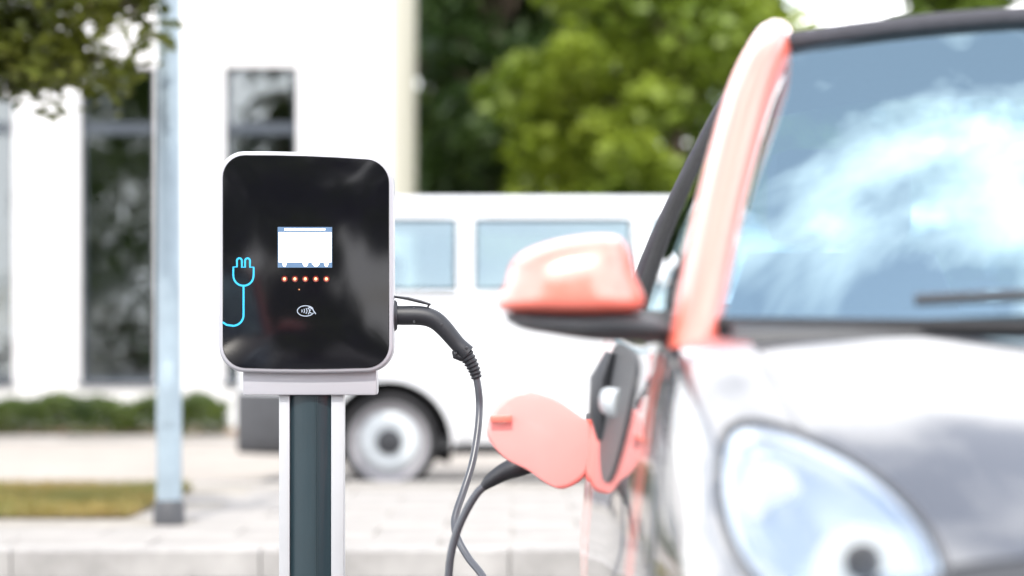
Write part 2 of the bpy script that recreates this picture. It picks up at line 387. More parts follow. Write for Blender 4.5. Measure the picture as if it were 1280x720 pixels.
# ------------------------------------------------------------------ foliage
def leaves(P, size, seed, flat=0.5):
    """leaf-shaped quads (two triangles folded) at points P"""
    r = np.random.default_rng(seed); n = len(P)
    nrm = r.normal(size=(n, 3)); nrm[:, 2] = np.abs(nrm[:, 2]) + flat; nrm /= np.linalg.norm(nrm, axis=1)[:, None]
    tan = np.cross(nrm, r.normal(size=(n, 3))); tan /= np.linalg.norm(tan, axis=1)[:, None]; bi = np.cross(nrm, tan)
    s = size * r.uniform(0.6, 1.3, (n, 1))
    V = np.stack([P - tan * s * .5, P + bi * s * .28 - tan * s * .05, P + tan * s * .5, P - bi * s * .28 - tan * s * .05], 1)
    F = np.arange(n * 4).reshape(n, 4); return V.reshape(-1, 3), F
def clump_points(centres, radii, per, seed):
    r = np.random.default_rng(seed); out = []
    for c, rad in zip(centres, radii):
        d = r.normal(size=(per, 3)); d /= np.linalg.norm(d, axis=1)[:, None]
        rr = rad * r.uniform(0.35, 1.0, (per, 1)) ** 0.5
        out.append(np.array(c) + d * rr * np.array([1, 1, 0.72]))
    return np.vstack(out)
def tree(name, base, h, spread, leafm, seed, leaf=0.26, n_cl=105, per=170, crown0=0.25, **kw):
    r = np.random.default_rng(seed)
    t = empty(name, base, **kw)
    tr = MB(); top = h * 0.75
    path = smooth_path([(0, 0, -0.1), (0.05 * h * .2, 0, h * .25), (r.uniform(-.3, .3), r.uniform(-.3, .3), h * .5), (r.uniform(-.5, .5), r.uniform(-.4, .4), top)], 4)
    tr.tube(path, list(np.linspace(0.028 * h, 0.006 * h, len(path))), 9)
    cen = []; rad = []
    for i in range(n_cl):
        z = r.uniform(crown0, 1.0); prof = math.sin(math.pi * min(1, (z - crown0 + .12) / (1.12 - crown0)) ** 0.8) ** 0.7
        a = r.uniform(0, 2 * math.pi); q = spread * prof * math.sqrt(r.uniform(0.12, 1.0))
        cen.append((q * math.cos(a), q * math.sin(a), z * h)); rad.append(h * r.uniform(0.05, 0.105))
    for i in range(0, n_cl, 4):
        k = min(len(path) - 2, int(len(path) * 0.35 + len(path) * .6 * (cen[i][2] / h - crown0) / (1 - crown0)))
        p0 = path[max(1, k)]; c = np.array(cen[i]); mid = (p0 + c) / 2 + np.array([0, 0, 0.1])
        tr.tube(smooth_path([p0, mid, c], 3), list(np.linspace(0.010 * h, 0.002 * h, 7)), 5)
    tr.build("trunk", bark_m, t)
    P = clump_points(cen, rad, per, seed + 1)
    V, F = leaves(P, leaf, seed + 2); fast_mesh("crown", V, F, leafm, t)
    return t
dark_leaf = leafmat("dark_foliage", (0.022, 0.05, 0.012), (0.055, 0.095, 0.018), 0.5)
mid_leaf = leafmat("mid_foliage", (0.06, 0.11, 0.014), (0.15, 0.21, 0.022), 0.45)
lite_leaf = leafmat("light_foliage", (0.12, 0.185, 0.018), (0.25, 0.31, 0.03), 0.45)
TG = "trees beyond the parking area"
tA = tree("tree", (-0.2, 40.0, 0), 9.5, 2.6, dark_leaf, 11, per=230, label="dark dense tree rising beside the corner of the white building", category="tree", group=TG, crown0=0.06)
tB = tree("tree", (2.3, 36.0, 0), 8.4, 2.6, lite_leaf, 21, per=230, label="bright light-green leafy tree above the white van roof", category="tree", group=TG, crown0=0.08)
tC = tree("tree", (1.2, 45.0, 0), 10.0, 3.4, mid_leaf, 31, per=230, label="mid-green tree standing behind the bright leafy tree", category="tree", group=TG, crown0=0.05)
def copy_tree_at(src, loc, rz, sc, label, group=TG):
    c = copy_tree(src); c.location = loc; c.rotation_euler.z = rz; c.scale = (sc,) * 3; c["label"] = label; c["group"] = group; return c
copy_tree_at(tA, (5.4, 41.0, 0), 2.0, 0.62, "low dark tree showing just above the orange car roof")
copy_tree_at(tA, (-2.2, 47.0, 0), 1.0, 1.15, "tall dark tree partly hidden behind the white building corner")
copy_tree_at(tC, (8.6, 46.0, 0), 3.1, 0.88, "mid-green tree at the far end of the black car roof")
BG = "trees across the car park reflected in the windows"
for (x, y, rz, sc, src, lb) in ((-13, -26, 1, 1.1, tC, "broad tree opposite the leftmost tall window"), (-7.5, -30, 2.2, 1.15, tA, "dark tree opposite the middle tall window"),
                                (-2.0, -27, 0.4, 1.05, tB, "light-green tree opposite the white building corner"), (4.5, -31, 4.0, 1.1, tC, "broad tree opposite the white van")):
    copy_tree_at(src, (x, y, 0), rz, sc, lb, BG)

# overhanging tree at the left
def overhang():
    t = empty("tree", (-4.4, 10.9, 0.1), label="street tree whose leafy branches hang over the lamp post", category="tree")
    tr = MB(); path = smooth_path([(0, 0, -0.12), (0.05, 0.05, 1.2), (-0.05, 0.1, 2.4), (0.1, 0.1, 3.6), (0.0, 0.2, 4.8)], 5)
    tr.tube(path, list(np.linspace(0.11, 0.03, len(path))), 12)
    r = np.random.default_rng(5); ends = []
    base = np.array([-4.4, 10.9, 0.1])
    def px(x, y, Y): return np.array(at(x, y, Y)) - base
    limbs = [([0, .1, 2.3], px(-170, 30, 10.9), px(-30, 60, 10.8), px(60, 78, 10.7), px(135, 70, 10.6)),
             ([0, .1, 2.4], px(-200, -40, 11), px(-60, 20, 11), px(20, 20, 10.9), px(70, -10, 10.8)),
             ([.05, .1, 2.7], px(-150, -110, 10.7), px(20, -70, 10.6), px(110, -20, 10.5), px(172, 14, 10.5)),
             ([0, .1, 2.2], px(-180, 60, 10.9), px(-80, 95, 10.9), px(0, 92, 10.8), px(45, 84, 10.8)),
             ([0, .1, 3.1], (1.0, -.6, 3.5), (1.9, -.9, 3.3), (2.6, -1.1, 3.0)), ([0, .1, 3.2], (.9, .9, 3.9), (1.7, 1.4, 4.0)),
             ([0, .1, 3.0], (-1.0, .3, 3.6), (-1.9, .4, 3.6)), ([0, .1, 3.4], (-.6, -1, 4.1), (-.9, -1.8, 4.2)), ([0, .1, 3.5], (.7, .1, 4.4), (1.2, .2, 5.0)), ([0, .2, 4.3], (0, .3, 5.2), (-.1, .3, 5.7)),
             ([0, .1, 2.9], (.9, .0, 3.4), (1.8, .1, 3.2), (2.3, .1, 2.95))]
    pts = []
    for L in limbs:
        p = smooth_path(L, 6); tr.tube(p, list(np.linspace(0.034, 0.006, len(p))), 6)
        m = len(p)
        for i in range(int(m * 0.45), m):
            for q in range(2):
                c = p[i] + r.normal(size=3) * np.array([.10, .12, .05]); tr.tube([p[i], (p[i] + c) / 2 + np.array([0, 0, .02]), c], 0.004, 4)
                pts.append(c + r.normal(size=(30, 3)) * np.array([.062, .075, .042]))
    tr.build("trunk", bark_m, t)
    V, F = leaves(np.vstack(pts), 0.088, 9, 0.9); fast_mesh("crown", V, F, leafmat("street_leaves", (0.05, 0.068, 0.009), (0.135, 0.15, 0.016), 3.0), t)
overhang()

# hedge in front of the building
def hedge():
    t = empty("hedge", (-6.2, 24.98, 0.05), label="low clipped green hedge along the foot of the white building", category="hedge")
    n = 30000; L, D, H = 6.5, 0.75, 0.385
    x = rng.uniform(-L / 2, L / 2, n); y = rng.uniform(-D / 2, D / 2, n); z = rng.uniform(0.0, 1, n) ** 0.6 * (H + 0.035 * np.sin(x * 5) + 0.03 * np.sin(x * 13 + 1) + rng.normal(0, .015, n))
    V, F = leaves(np.c_[x, y, z], 0.055, 14, 0.3); fast_mesh("foliage", V, F, leafmat("hedge_leaves", (0.03, 0.06, 0.012), (0.10, 0.14, 0.02), 3.0), t)
    st = MB()
    for i in range(46): xx = -L / 2 + .1 + i * (L - .2) / 45; st.tube([(xx, 0, -.05), (xx + .03, .05, H * .7)], 0.012, 5)
    st.build("stem", bark_m, t)
hedge()

# ------------------------------------------------------------------ lamp post
lp = empty("lamp_post", (-1.60, 11.28, PVZ + 0.004), label="slim pale galvanised lamp post with dark foot on the pavement", category="lamp post")
MB().lathe([(-0.03, .075), (0.0, .075), (0.09, .072), (0.105, .064)], 'z', seg=28).build("base", bumper_m, lp)
MB().lathe([(0.10, .060), (0.9, .058), (1.0, .0575), (1.03, .058), (3.0, .050), (6.0, .038)], 'z', seg=28).build("pole", galv_m, lp)
MB().box(-.03, .03, -.0635, -.052, .45, .75, .004).build("access_door", galv_m, lp)
MB().tube(smooth_path([(0, 0, 5.95), (0, -.05, 6.15), (0, -.35, 6.28), (0, -.8, 6.3)], 5), 0.03, 10).build("arm", galv_m, lp)
MB().box(-.12, .12, -1.35, -.75, 6.24, 6.34, .03).build("lamp_head", galv_m, lp)
MB().box(-.09, .09, -1.28, -.85, 6.222, 6.238).build("lamp_glass", plate_m, lp)

# ------------------------------------------------------------------ surfaces swept from sections
def interp(xs, ys, x):
    """smooth monotone-ish cubic through (xs, ys)"""
    xs = np.array(xs, float); ys = np.array(ys, float); x = np.clip(np.asarray(x, float), xs[0], xs[-1])
    m = np.gradient(ys, xs); i = np.clip(np.searchsorted(xs, x, side='right') - 1, 0, len(xs) - 2)
    h = xs[i + 1] - xs[i]; t = (x - xs[i]) / h
    return (2 * t**3 - 3 * t**2 + 1) * ys[i] + (t**3 - 2 * t**2 + t) * h * m[i] + (-2 * t**3 + 3 * t**2) * ys[i + 1] + (t**3 - t**2) * h * m[i + 1]
def panel(name, S, A, T, m, parent, hole=None, arches=(), rim=0.014, flip=1, off=0.0, az=(1, 2)):
    """one body panel over the parameter ranges A x T of surface S(a,t)->xyz, with a folded-in rim; arches = (y, z, r) cut out"""
    na, nt = len(A), len(T)
    P = np.array([[S(a, t) for t in T] for a in A], float)
    du = np.gradient(P, axis=0); dvv = np.gradient(P, axis=1); nr = np.cross(du, dvv); nr /= np.maximum(np.linalg.norm(nr, axis=2), 1e-9)[..., None]
    c = P.mean((0, 1)); ctr = np.array(panel.centre)
    if np.sum(nr * (P - ctr)) < 0: nr = -nr
    P = P + nr * off
    V = P.reshape(-1, 3).copy(); nn = nr.reshape(-1, 3)
    inside = np.zeros(len(V), bool)
    for (cy, cz, rr) in arches:
        dd = np.hypot(V[:, az[0]] - cy, V[:, az[1]] - cz); ins = dd < rr; inside |= ins
        k = ins & (dd > 1e-6)
        sc = np.where(k, rr / np.maximum(dd, 1e-6), 1.0)
        inside_arr = ins
        V2 = V.copy(); V2[k, az[0]] = cy + (V[k, az[0]] - cy) * sc[k]; V2[k, az[1]] = cz + (V[k, az[1]] - cz) * sc[k]
        V = V2
    F = []; G = grid_faces(na, nt)
    for f in G:
        if all(inside[list(f)]): continue
        if hole is not None:
            i, j = divmod(f[0], nt)
            if hole((A[i] + A[i + 1]) / 2, (T[j] + T[j + 1]) / 2): continue
        F.append(f)
    # rim: every border edge folds inwards
    cnt = {}
    for f in F:
        for a, b in zip(f, f[1:] + f[:1]):
            cnt[(min(a, b), max(a, b))] = cnt.get((min(a, b), max(a, b)), 0) + 1
    V = list(map(tuple, V)); inner = {}
    for (a, b), k in cnt.items():
        if k == 1:
            for q in (a, b):
                if q not in inner: inner[q] = len(V); V.append(tuple(np.array(V[q]) - nn[q] * rim))
            F.append((a, b, inner[b], inner[a]))
    used = sorted({i for f in F for i in f}); re = {o: n for n, o in enumerate(used)}
    return mesh(name, [V[i] for i in used], [[re[i] for i in f] for f in F], m, parent, sharp=35)
panel.centre = (0, 0, 0)
def wheel(parent, loc, r, w, out, rim_r, rims):
    """axle along x or y: 'out' = unit vector pointing outwards ('x',+1)"""
    ax, sg = out
    t = empty("wheel"); t.parent = parent; t.location = loc; del_keys = None
    h = w / 2
    MB().lathe([(-h * .8 * sg, rim_r), (-h * sg, rim_r + .03), (-h * sg, r - .03), (-h * .75 * sg, r - .004), (-h * .3 * sg, r), (h * .3 * sg, r), (h * .75 * sg, r - .004), (h * sg, r - .03), (h * 1.04 * sg, (r + rim_r) / 2), (h * sg, rim_r + .012), (h * .85 * sg, rim_r)], ax, seg=48, cap=False).build("tyre", rubber_m, t)
    for (nm, mt, prof) in rims:
        MB().lathe([(a * sg, q) for a, q in prof], ax, seg=48).build(nm, mt, t)
    return t

# ------------------------------------------------------------------ white van
VX, VY = -1.80, 15.72
van = empty("van", (VX + 4.85, VY + 1.9, 0.004), R(180), label="white passenger van with grey bumper and steel wheels on the road", category="van")
VH = 1.955
VD = [(.13, .23), (.04, .28), (.005, .45), (0., .70), (.01, 1.0), (.035, 1.24), (.05, 1.305), (.165, 1.775), (.19, 1.85), (.29, 1.925), (.6, 1.95), (.95, VH)]
vd_t = np.arange(len(VD)); vd_d = [p[0] for p in VD]; vd_z = [p[1] for p in VD]
def van_S(side):
    def S(a, t):
        d = float(interp(vd_t, vd_d, t)); z = float(interp(vd_t, vd_z, t))
        zt = float(interp([0, .06, .2, .75, .85, 1.0, 1.3, 1.55, 1.8, 2.3, 4.4, 4.75, 4.85], [.72, .86, .98, 1.16, 1.27, 1.46, 1.70, 1.86, 1.925, VH, 1.955, 1.94, 1.88], a))
        z = min(z, zt - .22 * (VH - z))
        if a < .5: d += .28 * (1 - a / .5) ** 2 * (1 - d / .95)
        if a > 4.5: d += .22 * ((a - 4.5) / .35) ** 2 * (1 - d / .95)
        return (a, d if side > 0 else 1.9 - d, z)
    return S
panel.centre = (2.4, 0.95, 0.9)
vwin = [(1.10, 2.12), (2.27, 3.295), (3.415, 4.50)]
Aall = np.array(sorted(set(np.round(np.concatenate([np.linspace(0, .5, 9), np.linspace(.5, 1.55, 40), np.linspace(1.55, 3.3, 24), np.linspace(3.3, 4.5, 46), np.linspace(4.5, 4.85, 8), [1.10, 2.12, 2.27, 3.295, 3.415, 4.50]]), 4))))
Tall = np.array(sorted(set(np.round(np.concatenate([np.linspace(0, 6, 40), np.linspace(6, 7, 5), np.linspace(7, 11, 14)]), 4))))
def vhole(a, t):
    if 6 < t < 7 and any(p < a < q for p, q in vwin): return True
    return t > 9.2 and .80 < a < 1.50
for side in (1, -1):
    S = van_S(side)
    panel("body_side", S, Aall, Tall, white_paint, van, hole=vhole, arches=((1.005, .31, .405), (3.85, .31, .405)), rim=.02, az=(0, 2))
    for (p, q) in vwin:
        w = panel("side_window", S, np.linspace(p + .003, q - .003, 12), np.linspace(6.01, 6.99, 5), vanglass_m, van, rim=.004, off=-.012)
        # rubber seal
        loop = [S(a, 6.0) for a in np.linspace(p, q, 10)] + [S(q, t) for t in np.linspace(6, 7, 4)[1:]] + [S(a, 7.0) for a in np.linspace(q, p, 10)[1:]] + [S(p, t) for t in np.linspace(7, 6, 4)[1:]]
        MB().tube(loop, .011, 6).build("seal", rubber_m, w)
    # doors: proud seam frames and handles
    for (p, q, hx) in ((2.19, None, 2.02), (3.35, None, 2.36)):
        seam = [S(p, t) for t in np.linspace(.6, 8.2, 26)]
        MB().tube(seam, .006, 5).build("door_seam", rubber_m, van)
        hd = np.array(S(hx, 4.6)); sgn = -1 if side > 0 else 1
        MB().tube([hd + np.array([-.09, 0, 0]), hd + np.array([-.07, .035 * sgn, 0]), hd + np.array([.07, .035 * sgn, 0]), hd + np.array([.09, 0, 0])], .014, 8).build("door_handle", darkpl_m, van)
    rl = np.array(S(3.4, 5.2)); rr_ = np.array(S(4.6, 5.2)); MB().tube([rl, rr_], .012, 6).build("sliding_rail", darkpl_m, van)
    panel("front_bumper", S, np.linspace(0, .595, 14), np.linspace(.5, 2.75, 10), bumper_m, van, rim=.03, off=.02)
    panel("rear_bumper", S, np.linspace(4.27, 4.85, 12), np.linspace(.5, 2.75, 10), bumper_m, van, rim=.03, off=.02)
    panel("sill_trim", S, np.linspace(1.42, 3.43, 10), np.linspace(.2, 1.2, 4), bumper_m, van, rim=.01, off=.006)
    hl = panel("headlight", S, np.linspace(.02, .34, 8), np.linspace(3.15, 4.1, 6), chrome_m, van, rim=.01, off=.004)
    panel("lens", S, np.linspace(.02, .34, 8), np.linspace(3.15, 4.1, 6), lens_m, hl, rim=.01, off=.02)
    panel("tail_light", S, np.linspace(4.70, 4.84, 4), np.linspace(3.4, 6.0, 6), red_m, van, rim=.01, off=.008)
    # mirror
    mo = np.array(S(1.02, 5.9)); sgn = -1 if side > 0 else 1
    MB().box(mo[0] - .10, mo[0] + .02, *sorted((mo[1] + sgn * .06, mo[1] + sgn * .24)), mo[2] + .0, mo[2] + .27, .03).tube([mo, mo + np.array([-.02, sgn * .12, .03])], .03, 8).build("side_mirror", white_paint, van)
S1 = van_S(1)
ws = [S1(a, t) for a in np.linspace(.79, 1.51, 8) for t in np.linspace(9.15, 11, 6)]
MB().add(ws, grid_faces(8, 6)).add([(p[0], 1.9 - p[1], p[2]) for p in ws], grid_faces(8, 6)).build("windscreen", vanglass_m, van)
# front and rear faces
e0 = [S1(0, t) for t in np.linspace(0, 11, 24)]; e1 = [S1(4.85, t) for t in np.linspace(0, 11, 24)]
MB().add([p for p in e0] + [(p[0], 1.9 - p[1], p[2]) for p in e0], [(i, i + 1, 25 + i, 24 + i) for i in range(23)]).build("front_face", white_paint, van)
MB().add([p for p in e1] + [(p[0], 1.9 - p[1], p[2]) for p in e1], [(i, i + 1, 25 + i, 24 + i) for i in range(23)]).build("tailgate", white_paint, van)
MB().box(-.03, -.003, .40, 1.50, .56, .76, .01).build("grille", darkpl_m, van)
MB().box(-.045, -.003, .45, 1.45, .30, .50, .01).build("bumper_face", bumper_m, van)
MB().box(-.054, -.0455, .69, 1.21, .36, .47).build("number_plate", plate_m, van)
# floor, inside and arches
MB().box(.15, 4.8, .16, 1.74, .26, .34).box(.3, .80, .2, 1.7, .34, 1.02).box(4.70, 4.80, .2, 1.7, .34, 1.25).build("floor", darkpl_m, van)
for wx in (1.005, 3.85):
    for (y0, y1) in ((.035, .30), (1.60, 1.865)):
        th = np.linspace(-.12 * math.pi, 1.12 * math.pi, 20)
        v = [(wx + .41 * math.cos(a), y, .31 + .41 * math.sin(a)) for y in (y0, y1) for a in th]
        yb = y1 if y0 < 1 else y0
        n0 = len(th); F = [(i, i + 1, n0 + i + 1, n0 + i) for i in range(n0 - 1)]
        v2 = [(wx, yb, .31)] + [(wx + .41 * math.cos(a), yb, .31 + .41 * math.sin(a)) for a in th]
        MB().add(v, F).add(v2, [(0, i, i + 1) for i in range(1, n0)]).build("wheel_arch", rubber_m, van)
for sx in (1.62, 2.50, 3.40):
    for sy in (.32, 1.08):
        MB().box(sx - .05, sx + .42, sy, sy + .5, .62, .76, .04).box(sx + .38, sx + .52, sy, sy + .5, .66, 1.34, .05).box(sx + .41, sx + .50, sy + .12, sy + .38, 1.36, 1.56, .04).box(sx + .05, sx + .35, sy + .1, sy + .4, .335, .62).build("seat", seat_m, van)
MB().box(.82, 1.15, .2, 1.7, .90, 1.12, .05).build("dashboard", darkpl_m, van)
vr = [("rim", steel_rim, [(-.07, .24), (.055, .255), (.085, .268), (.09, .262), (.07, .245), (.055, .20), (.04, .19)]),
      ("hubcap", hubcap_m, [(.02, .195), (.062, .197), (.085, .175), (.09, .13), (.078, .09)]),
      ("centre_cap", darkpl_m, [(.05, .085), (.095, .083), (.105, .06), (.108, .02)])]
for wx in (1.005, 3.85):
    wheel(van, (wx, .115, .316), .32, .21, ('y', -1), .262, vr); wheel(van, (wx, 1.785, .316), .32, .21, ('y', 1), .262, vr)

# ------------------------------------------------------------------ small black and orange car
car = empty("car", (0.945, 2.55, 0), R(0.6), label="small black car with coral orange roof pillar and mirror, plugged in beside the charger", category="car")
V_ = [0, .03, .08, .15, .25, .38, .50, .62, .8, 1.1, 1.5, 1.9, 2.2, 2.45, 2.6, 2.68]
W_ = [.42, .53, .61, .665, .705, .735, .752, .765, .774, .786, .790, .792, .786, .745, .67, .54]
ZT = [.50, .56, .622, .678, .740, .812, .869, .923, .95, .95, .96, .98, 1.0, 1.0, .97, .90]
def car_S(side):
    def S(v, t):
        w = float(interp(V_, W_, v)); zt = float(interp(V_, ZT, v)); fr = max(0.0, min(1.0, (.75 - v) / .6))
        us = [w - .11, w - .035, w - .004, w + .002, w - .008, w - .040 - .0 * fr, w - .078 - .029 * fr, w * .62, w * .3, 0]
        zb = min(.70, zt - .12)
        zs = [.17, .215, .34, .50, zb - .05, zt - .085, zt - .028, zt + .004 * fr, zt + .012 * fr, zt + .014 * fr]
        zs[3] = min(.5, zs[4] - .05); zs[2] = min(.34, zs[3] - .06)
        k = np.arange(10)
        return (-side * float(interp(k, us, t)), v, float(interp(k, zs, t)))
    return S
panel.centre = (0, 1.35, .55)
AR = ((.43, .285, .325), (2.29, .285, .325))
lin = np.linspace
G = .006
for side in (1, -1):
    S = car_S(side)
    panel("front_wing", S, lin(.13, .795, 60), lin(.6, 6.35, 50), black_paint, car, arches=AR)
    panel("front_pillar_panel", S, lin(.803, .875, 8), lin(.25, 5.3, 36), orange_paint, car); panel("wing_corner", S, lin(.803, .875, 8), lin(5.33, 6.35, 10), black_paint, car)
    d = panel("door", S, lin(.883, 1.745, 40), lin(1.25, 6.2, 40), black_paint, car)
    panel("sill", S, lin(.803, 1.92, 40), lin(.1, 1.22, 10), orange_paint, car, arches=AR)
    panel("rear_quarter", S, lin(1.752, 2.55, 70), lin(.6, 6.3, 44), orange_paint, car, arches=AR)
    # bright door handle, on a dark backing and panel added for the dark patch
    hp = np.array(S(1.42, 4.72)); ox = -side; hq = np.array(S(1.60, 4.72))
    MB().tube([hq + np.array([ox * .012, 0, -.075]), hq + np.array([ox * .016, 0, -.03]), hq + np.array([ox * .014, 0, .03]), hq + np.array([ox * -.002, 0, .075])], [.010, .020, .020, .010], 12, squash=(1, 1.5), up=(1, 0, 0)).build("dark_backing", darkpl_m, d)
    def MO(r_, th_, S=S):
        c_, s_ = math.cos(th_), math.sin(th_)
        return S(1.40 + .335 * r_ * c_, 4.84 + .66 * r_ * s_)
    panel("reflection_cover", MO, lin(.02, 1, 6), lin(0, 2 * math.pi, 41), darkpl_m, d, off=.004, rim=.003)  # added matte panel, shaped to cover the flap's mirror image
    MB().tube([hp + np.array([0, -.10, 0]), hp + np.array([ox * .012, -.085, 0]), hp + np.array([ox * .014, .05, 0]), hp + np.array([0, .09, 0])], .018, 10, squash=(1.25, .7)).build("door_handle", hubcap_m, d)
    for (cy, cz, rr) in AR:
        th = lin(-.1 * math.pi, 1.1 * math.pi, 24); xo = .735 if cy < 1 else .762
        v = [(-side * x, cy + (rr + .004) * math.cos(a), cz + (rr + .004) * math.sin(a)) for x in (xo - .012, .42) for a in th]
        n0 = len(th)
        v2 = [(-side * .42, cy, cz)] + [(-side * .42, cy + (rr + .004) * math.cos(a), cz + (rr + .004) * math.sin(a)) for a in th]
        MB().add(v, [(i, i + 1, n0 + i + 1, n0 + i) for i in range(n0 - 1)]).add(v2, [(0, i, i + 1) for i in range(1, n0)]).build("wheel_arch", rubber_m, car)
Sr, Sl = car_S(1), car_S(-1)
def both(v, q):
    """whole-width surface: q in -1..1"""
    t = 9 - abs(q) * 9
    return (Sr if q < 0 else Sl)(v, t)
Ttop = lambda t0: np.concatenate([-lin(1, 0, 24) * (9 - t0) / 9, (lin(0, 1, 24) * (9 - t0) / 9)[1:]])
panel("bonnet", both, lin(.1335, .60, 26), Ttop(6.36), black_paint, car)
panel("front_bumper", both, np.concatenate([[0, .012], lin(.03, .1275, 10)]), Ttop(.3), black_paint, car)
panel("rear_bumper", both, lin(2.558, 2.68, 12), Ttop(.3)[5:-5], black_paint, car)
panel("cowl", both, lin(.606, .80, 10), Ttop(6.35), darkpl_m, car, off=-.012)
# closed nose and tail faces
for (vv, nm) in ((0.0, "nose_face"), (2.68, "tail_face")):
    L = [Sr(vv, t) for t in lin(.3, 9, 26)]; L2 = [Sl(vv, t) for t in lin(.3, 9, 26)]
    MB().add(L + L2, [(i, i + 1, 27 + i, 26 + i) for i in range(25)]).build(nm, black_paint, car)
MB().box(-.36, .36, -.022, -.003, .34, .47, .008).build("grille", darkpl_m, car)
for i in range(4): MB().box(-.35, .35, -.032, -.0225, .36 + i * .028, .37 + i * .028).build("grille_bar", darkpl_m, car)
MB().box(-.26, .26, -.016, -.003, .225, .325, .004).build("number_plate", plate_m, car)
# upper grille slot under the bonnet lip
slot = [both(v, q) for v in lin(.02, .062, 4) for q in lin(-.10, .10, 15) * 1.0]
panel("grille_slot", both, lin(.02, .126, 8), lin(-.42, .42, 40), darkpl_m, car, off=.004, rim=.006)
MB().lathe([(-.012, .040), (-.006, .044), (.012, .044)], 'y', (0, .075, .600), 30).build("round_emblem", chrome_m, car)
# floor pan and inner body
MB().box(-.62, .62, .15, 2.55, .17, .25).box(-.40, .40, .36, .62, .25, .70).build("floor_pan", darkpl_m, car)
for side in (1, -1):
    S = car_S(side)
    panel("inner_lining", S, lin(.62, 2.55, 50), lin(1.0, 6.1, 30), darkpl_m, car, off=-.045, rim=.002, arches=((.43, .285, .37), (2.29, .285, .37)))
# windscreen
def WS(a, b):
    base = np.array([.655 * a, .605 + .17 * a * a, .932 + .006 * a * a]); head = np.array([.497 * a, 1.12 + .10 * a * a, 1.405 - .030 * a * a])
    p = base + (head - base) * b; return p + np.array([0, -.7, .7]) * (.030 * math.sin(math.pi * b) * (1 - .5 * a * a))
nA, nB = 29, 15
MB().add([WS(a, b) for a in lin(-1, 1, nA) for b in lin(0, 1, nB)], grid_faces(nA, nB)).build("windscreen", windscreen_m, car, sharp=180)
MB().tube([WS(a, 0) for a in lin(-1, 1, 20)], .011, 8).build("windscreen_seal", rubber_m, car)
# small white patch low behind the glass, wipers, header
st = [WS(-.86, .30), WS(-.80, .27), WS(-.775, .31), WS(-.83, .355)]
MB().add([p + np.array([0, .006, -.006]) for p in st], [(0, 1, 2, 3)]).build("white_patch", plate_m, car, smooth=False)
for (a0, a1) in ((-.62, .10), (.05, .78)):
    q = [WS(a, .035 + .02 * math.sin(3 * (a - a0))) + np.array([0, -.018, .018]) for a in lin(a0, a1, 12)]
    MB().tube(q, .008, 6).tube([q[-1] + np.array([0, -.03, -.05]), q[-3]], .009, 6).build("wiper", darkpl_m, car)
MB().tube([WS(a, 1.0) + np.array([0, .008, .012]) for a in lin(-1.0, 1.0, 24)], .014, 10).build("roof_header", fabric_m, car)
# pillars / roof rails
PIL = [(.700, .745, .86), (.680, .81, .945), (.632, .97, 1.115), (.575, 1.13, 1.28), (.537, 1.235, 1.352), (.515, 1.36, 1.385), (.505, 1.55, 1.40), (.505, 1.8, 1.395), (.535, 2.1, 1.34), (.63, 2.38, 1.12), (.68, 2.48, .97)]
for side in (1, -1):
    path = smooth_path([(-side * u, v, z) for u, v, z in PIL], 6)
    n = len(path); rad = [.038 + .008 * min(1, i / (n * .35)) for i in range(n)]
    kk = 33
    MB().tube(path[:kk], [r_ * (1.0 if i < kk - 4 else (.97, .88, .70, .35)[i - kk + 4]) for i, r_ in enumerate(rad[:kk])], 16, squash=(.85, 1.25), up=(-side, 0, .3)).build("roof_pillar", orange_paint, car)
    MB().tube(path[kk - 5:], [.022] * (n - kk + 5), 14, squash=(.7, 1.0), up=(-side, 0, .3)).build("roof_rail", fabric_m, car)
    bot = smooth_path([(-side * .698, .87, .948), (-side * .703, 1.2, .952), (-side * .704, 1.5, .958), (-side * .704, 1.76, .965)], 6)
    top = smooth_path([(-side * .678, .90, .985), (-side * .622, 1.05, 1.15), (-side * .556, 1.22, 1.312), (-side * .536, 1.42, 1.355), (-side * .532, 1.76, 1.352)], 5)
    nt = 10; m = len(bot); topi = [top[int(round(i * (len(top) - 1) / (m - 1)))] for i in range(m)]
    V = [b + (t - b) * k / (nt - 1) + np.array([-side * .018 * math.sin(math.pi * k / (nt - 1)), 0, 0]) for b, t in zip(bot, topi) for k in range(nt)]
    w = MB().add(V, grid_faces(m, nt)).build("door_window", sideglass_m, car, sharp=180)
    rear_edge = [V[(m - 1) * nt + k] for k in range(nt)]
    MB().tube(list(bot) + rear_edge + [p for p in topi[::-1]], .013, 8).build("window_seal", rubber_m, w)
    MB().tube([np.array(V[int(m * .2) * nt + k]) for k in range(nt)], .008, 6).build("quarter_divider", rubber_m, w)
    # B pillar and rear side glass
    bp = [np.array(p) + np.array([side * .012, .045, 0]) for p in rear_edge]
    MB().tube(bp, .045, 10, squash=(1.0, .35), up=(0, 1, 0)).build("middle_pillar", darkpl_m, car)
    q0 = [(-side * .702, 1.82, .97), (-side * .70, 2.1, .98), (-side * .69, 2.36, .99)]; q1 = [(-side * .532, 1.82, 1.35), (-side * .555, 2.08, 1.30), (-side * .635, 2.33, 1.09)]
    MB().add(q0 + q1, [(0, 1, 4, 3), (1, 2, 5, 4)]).build("rear_side_window", sideglass_m, car)
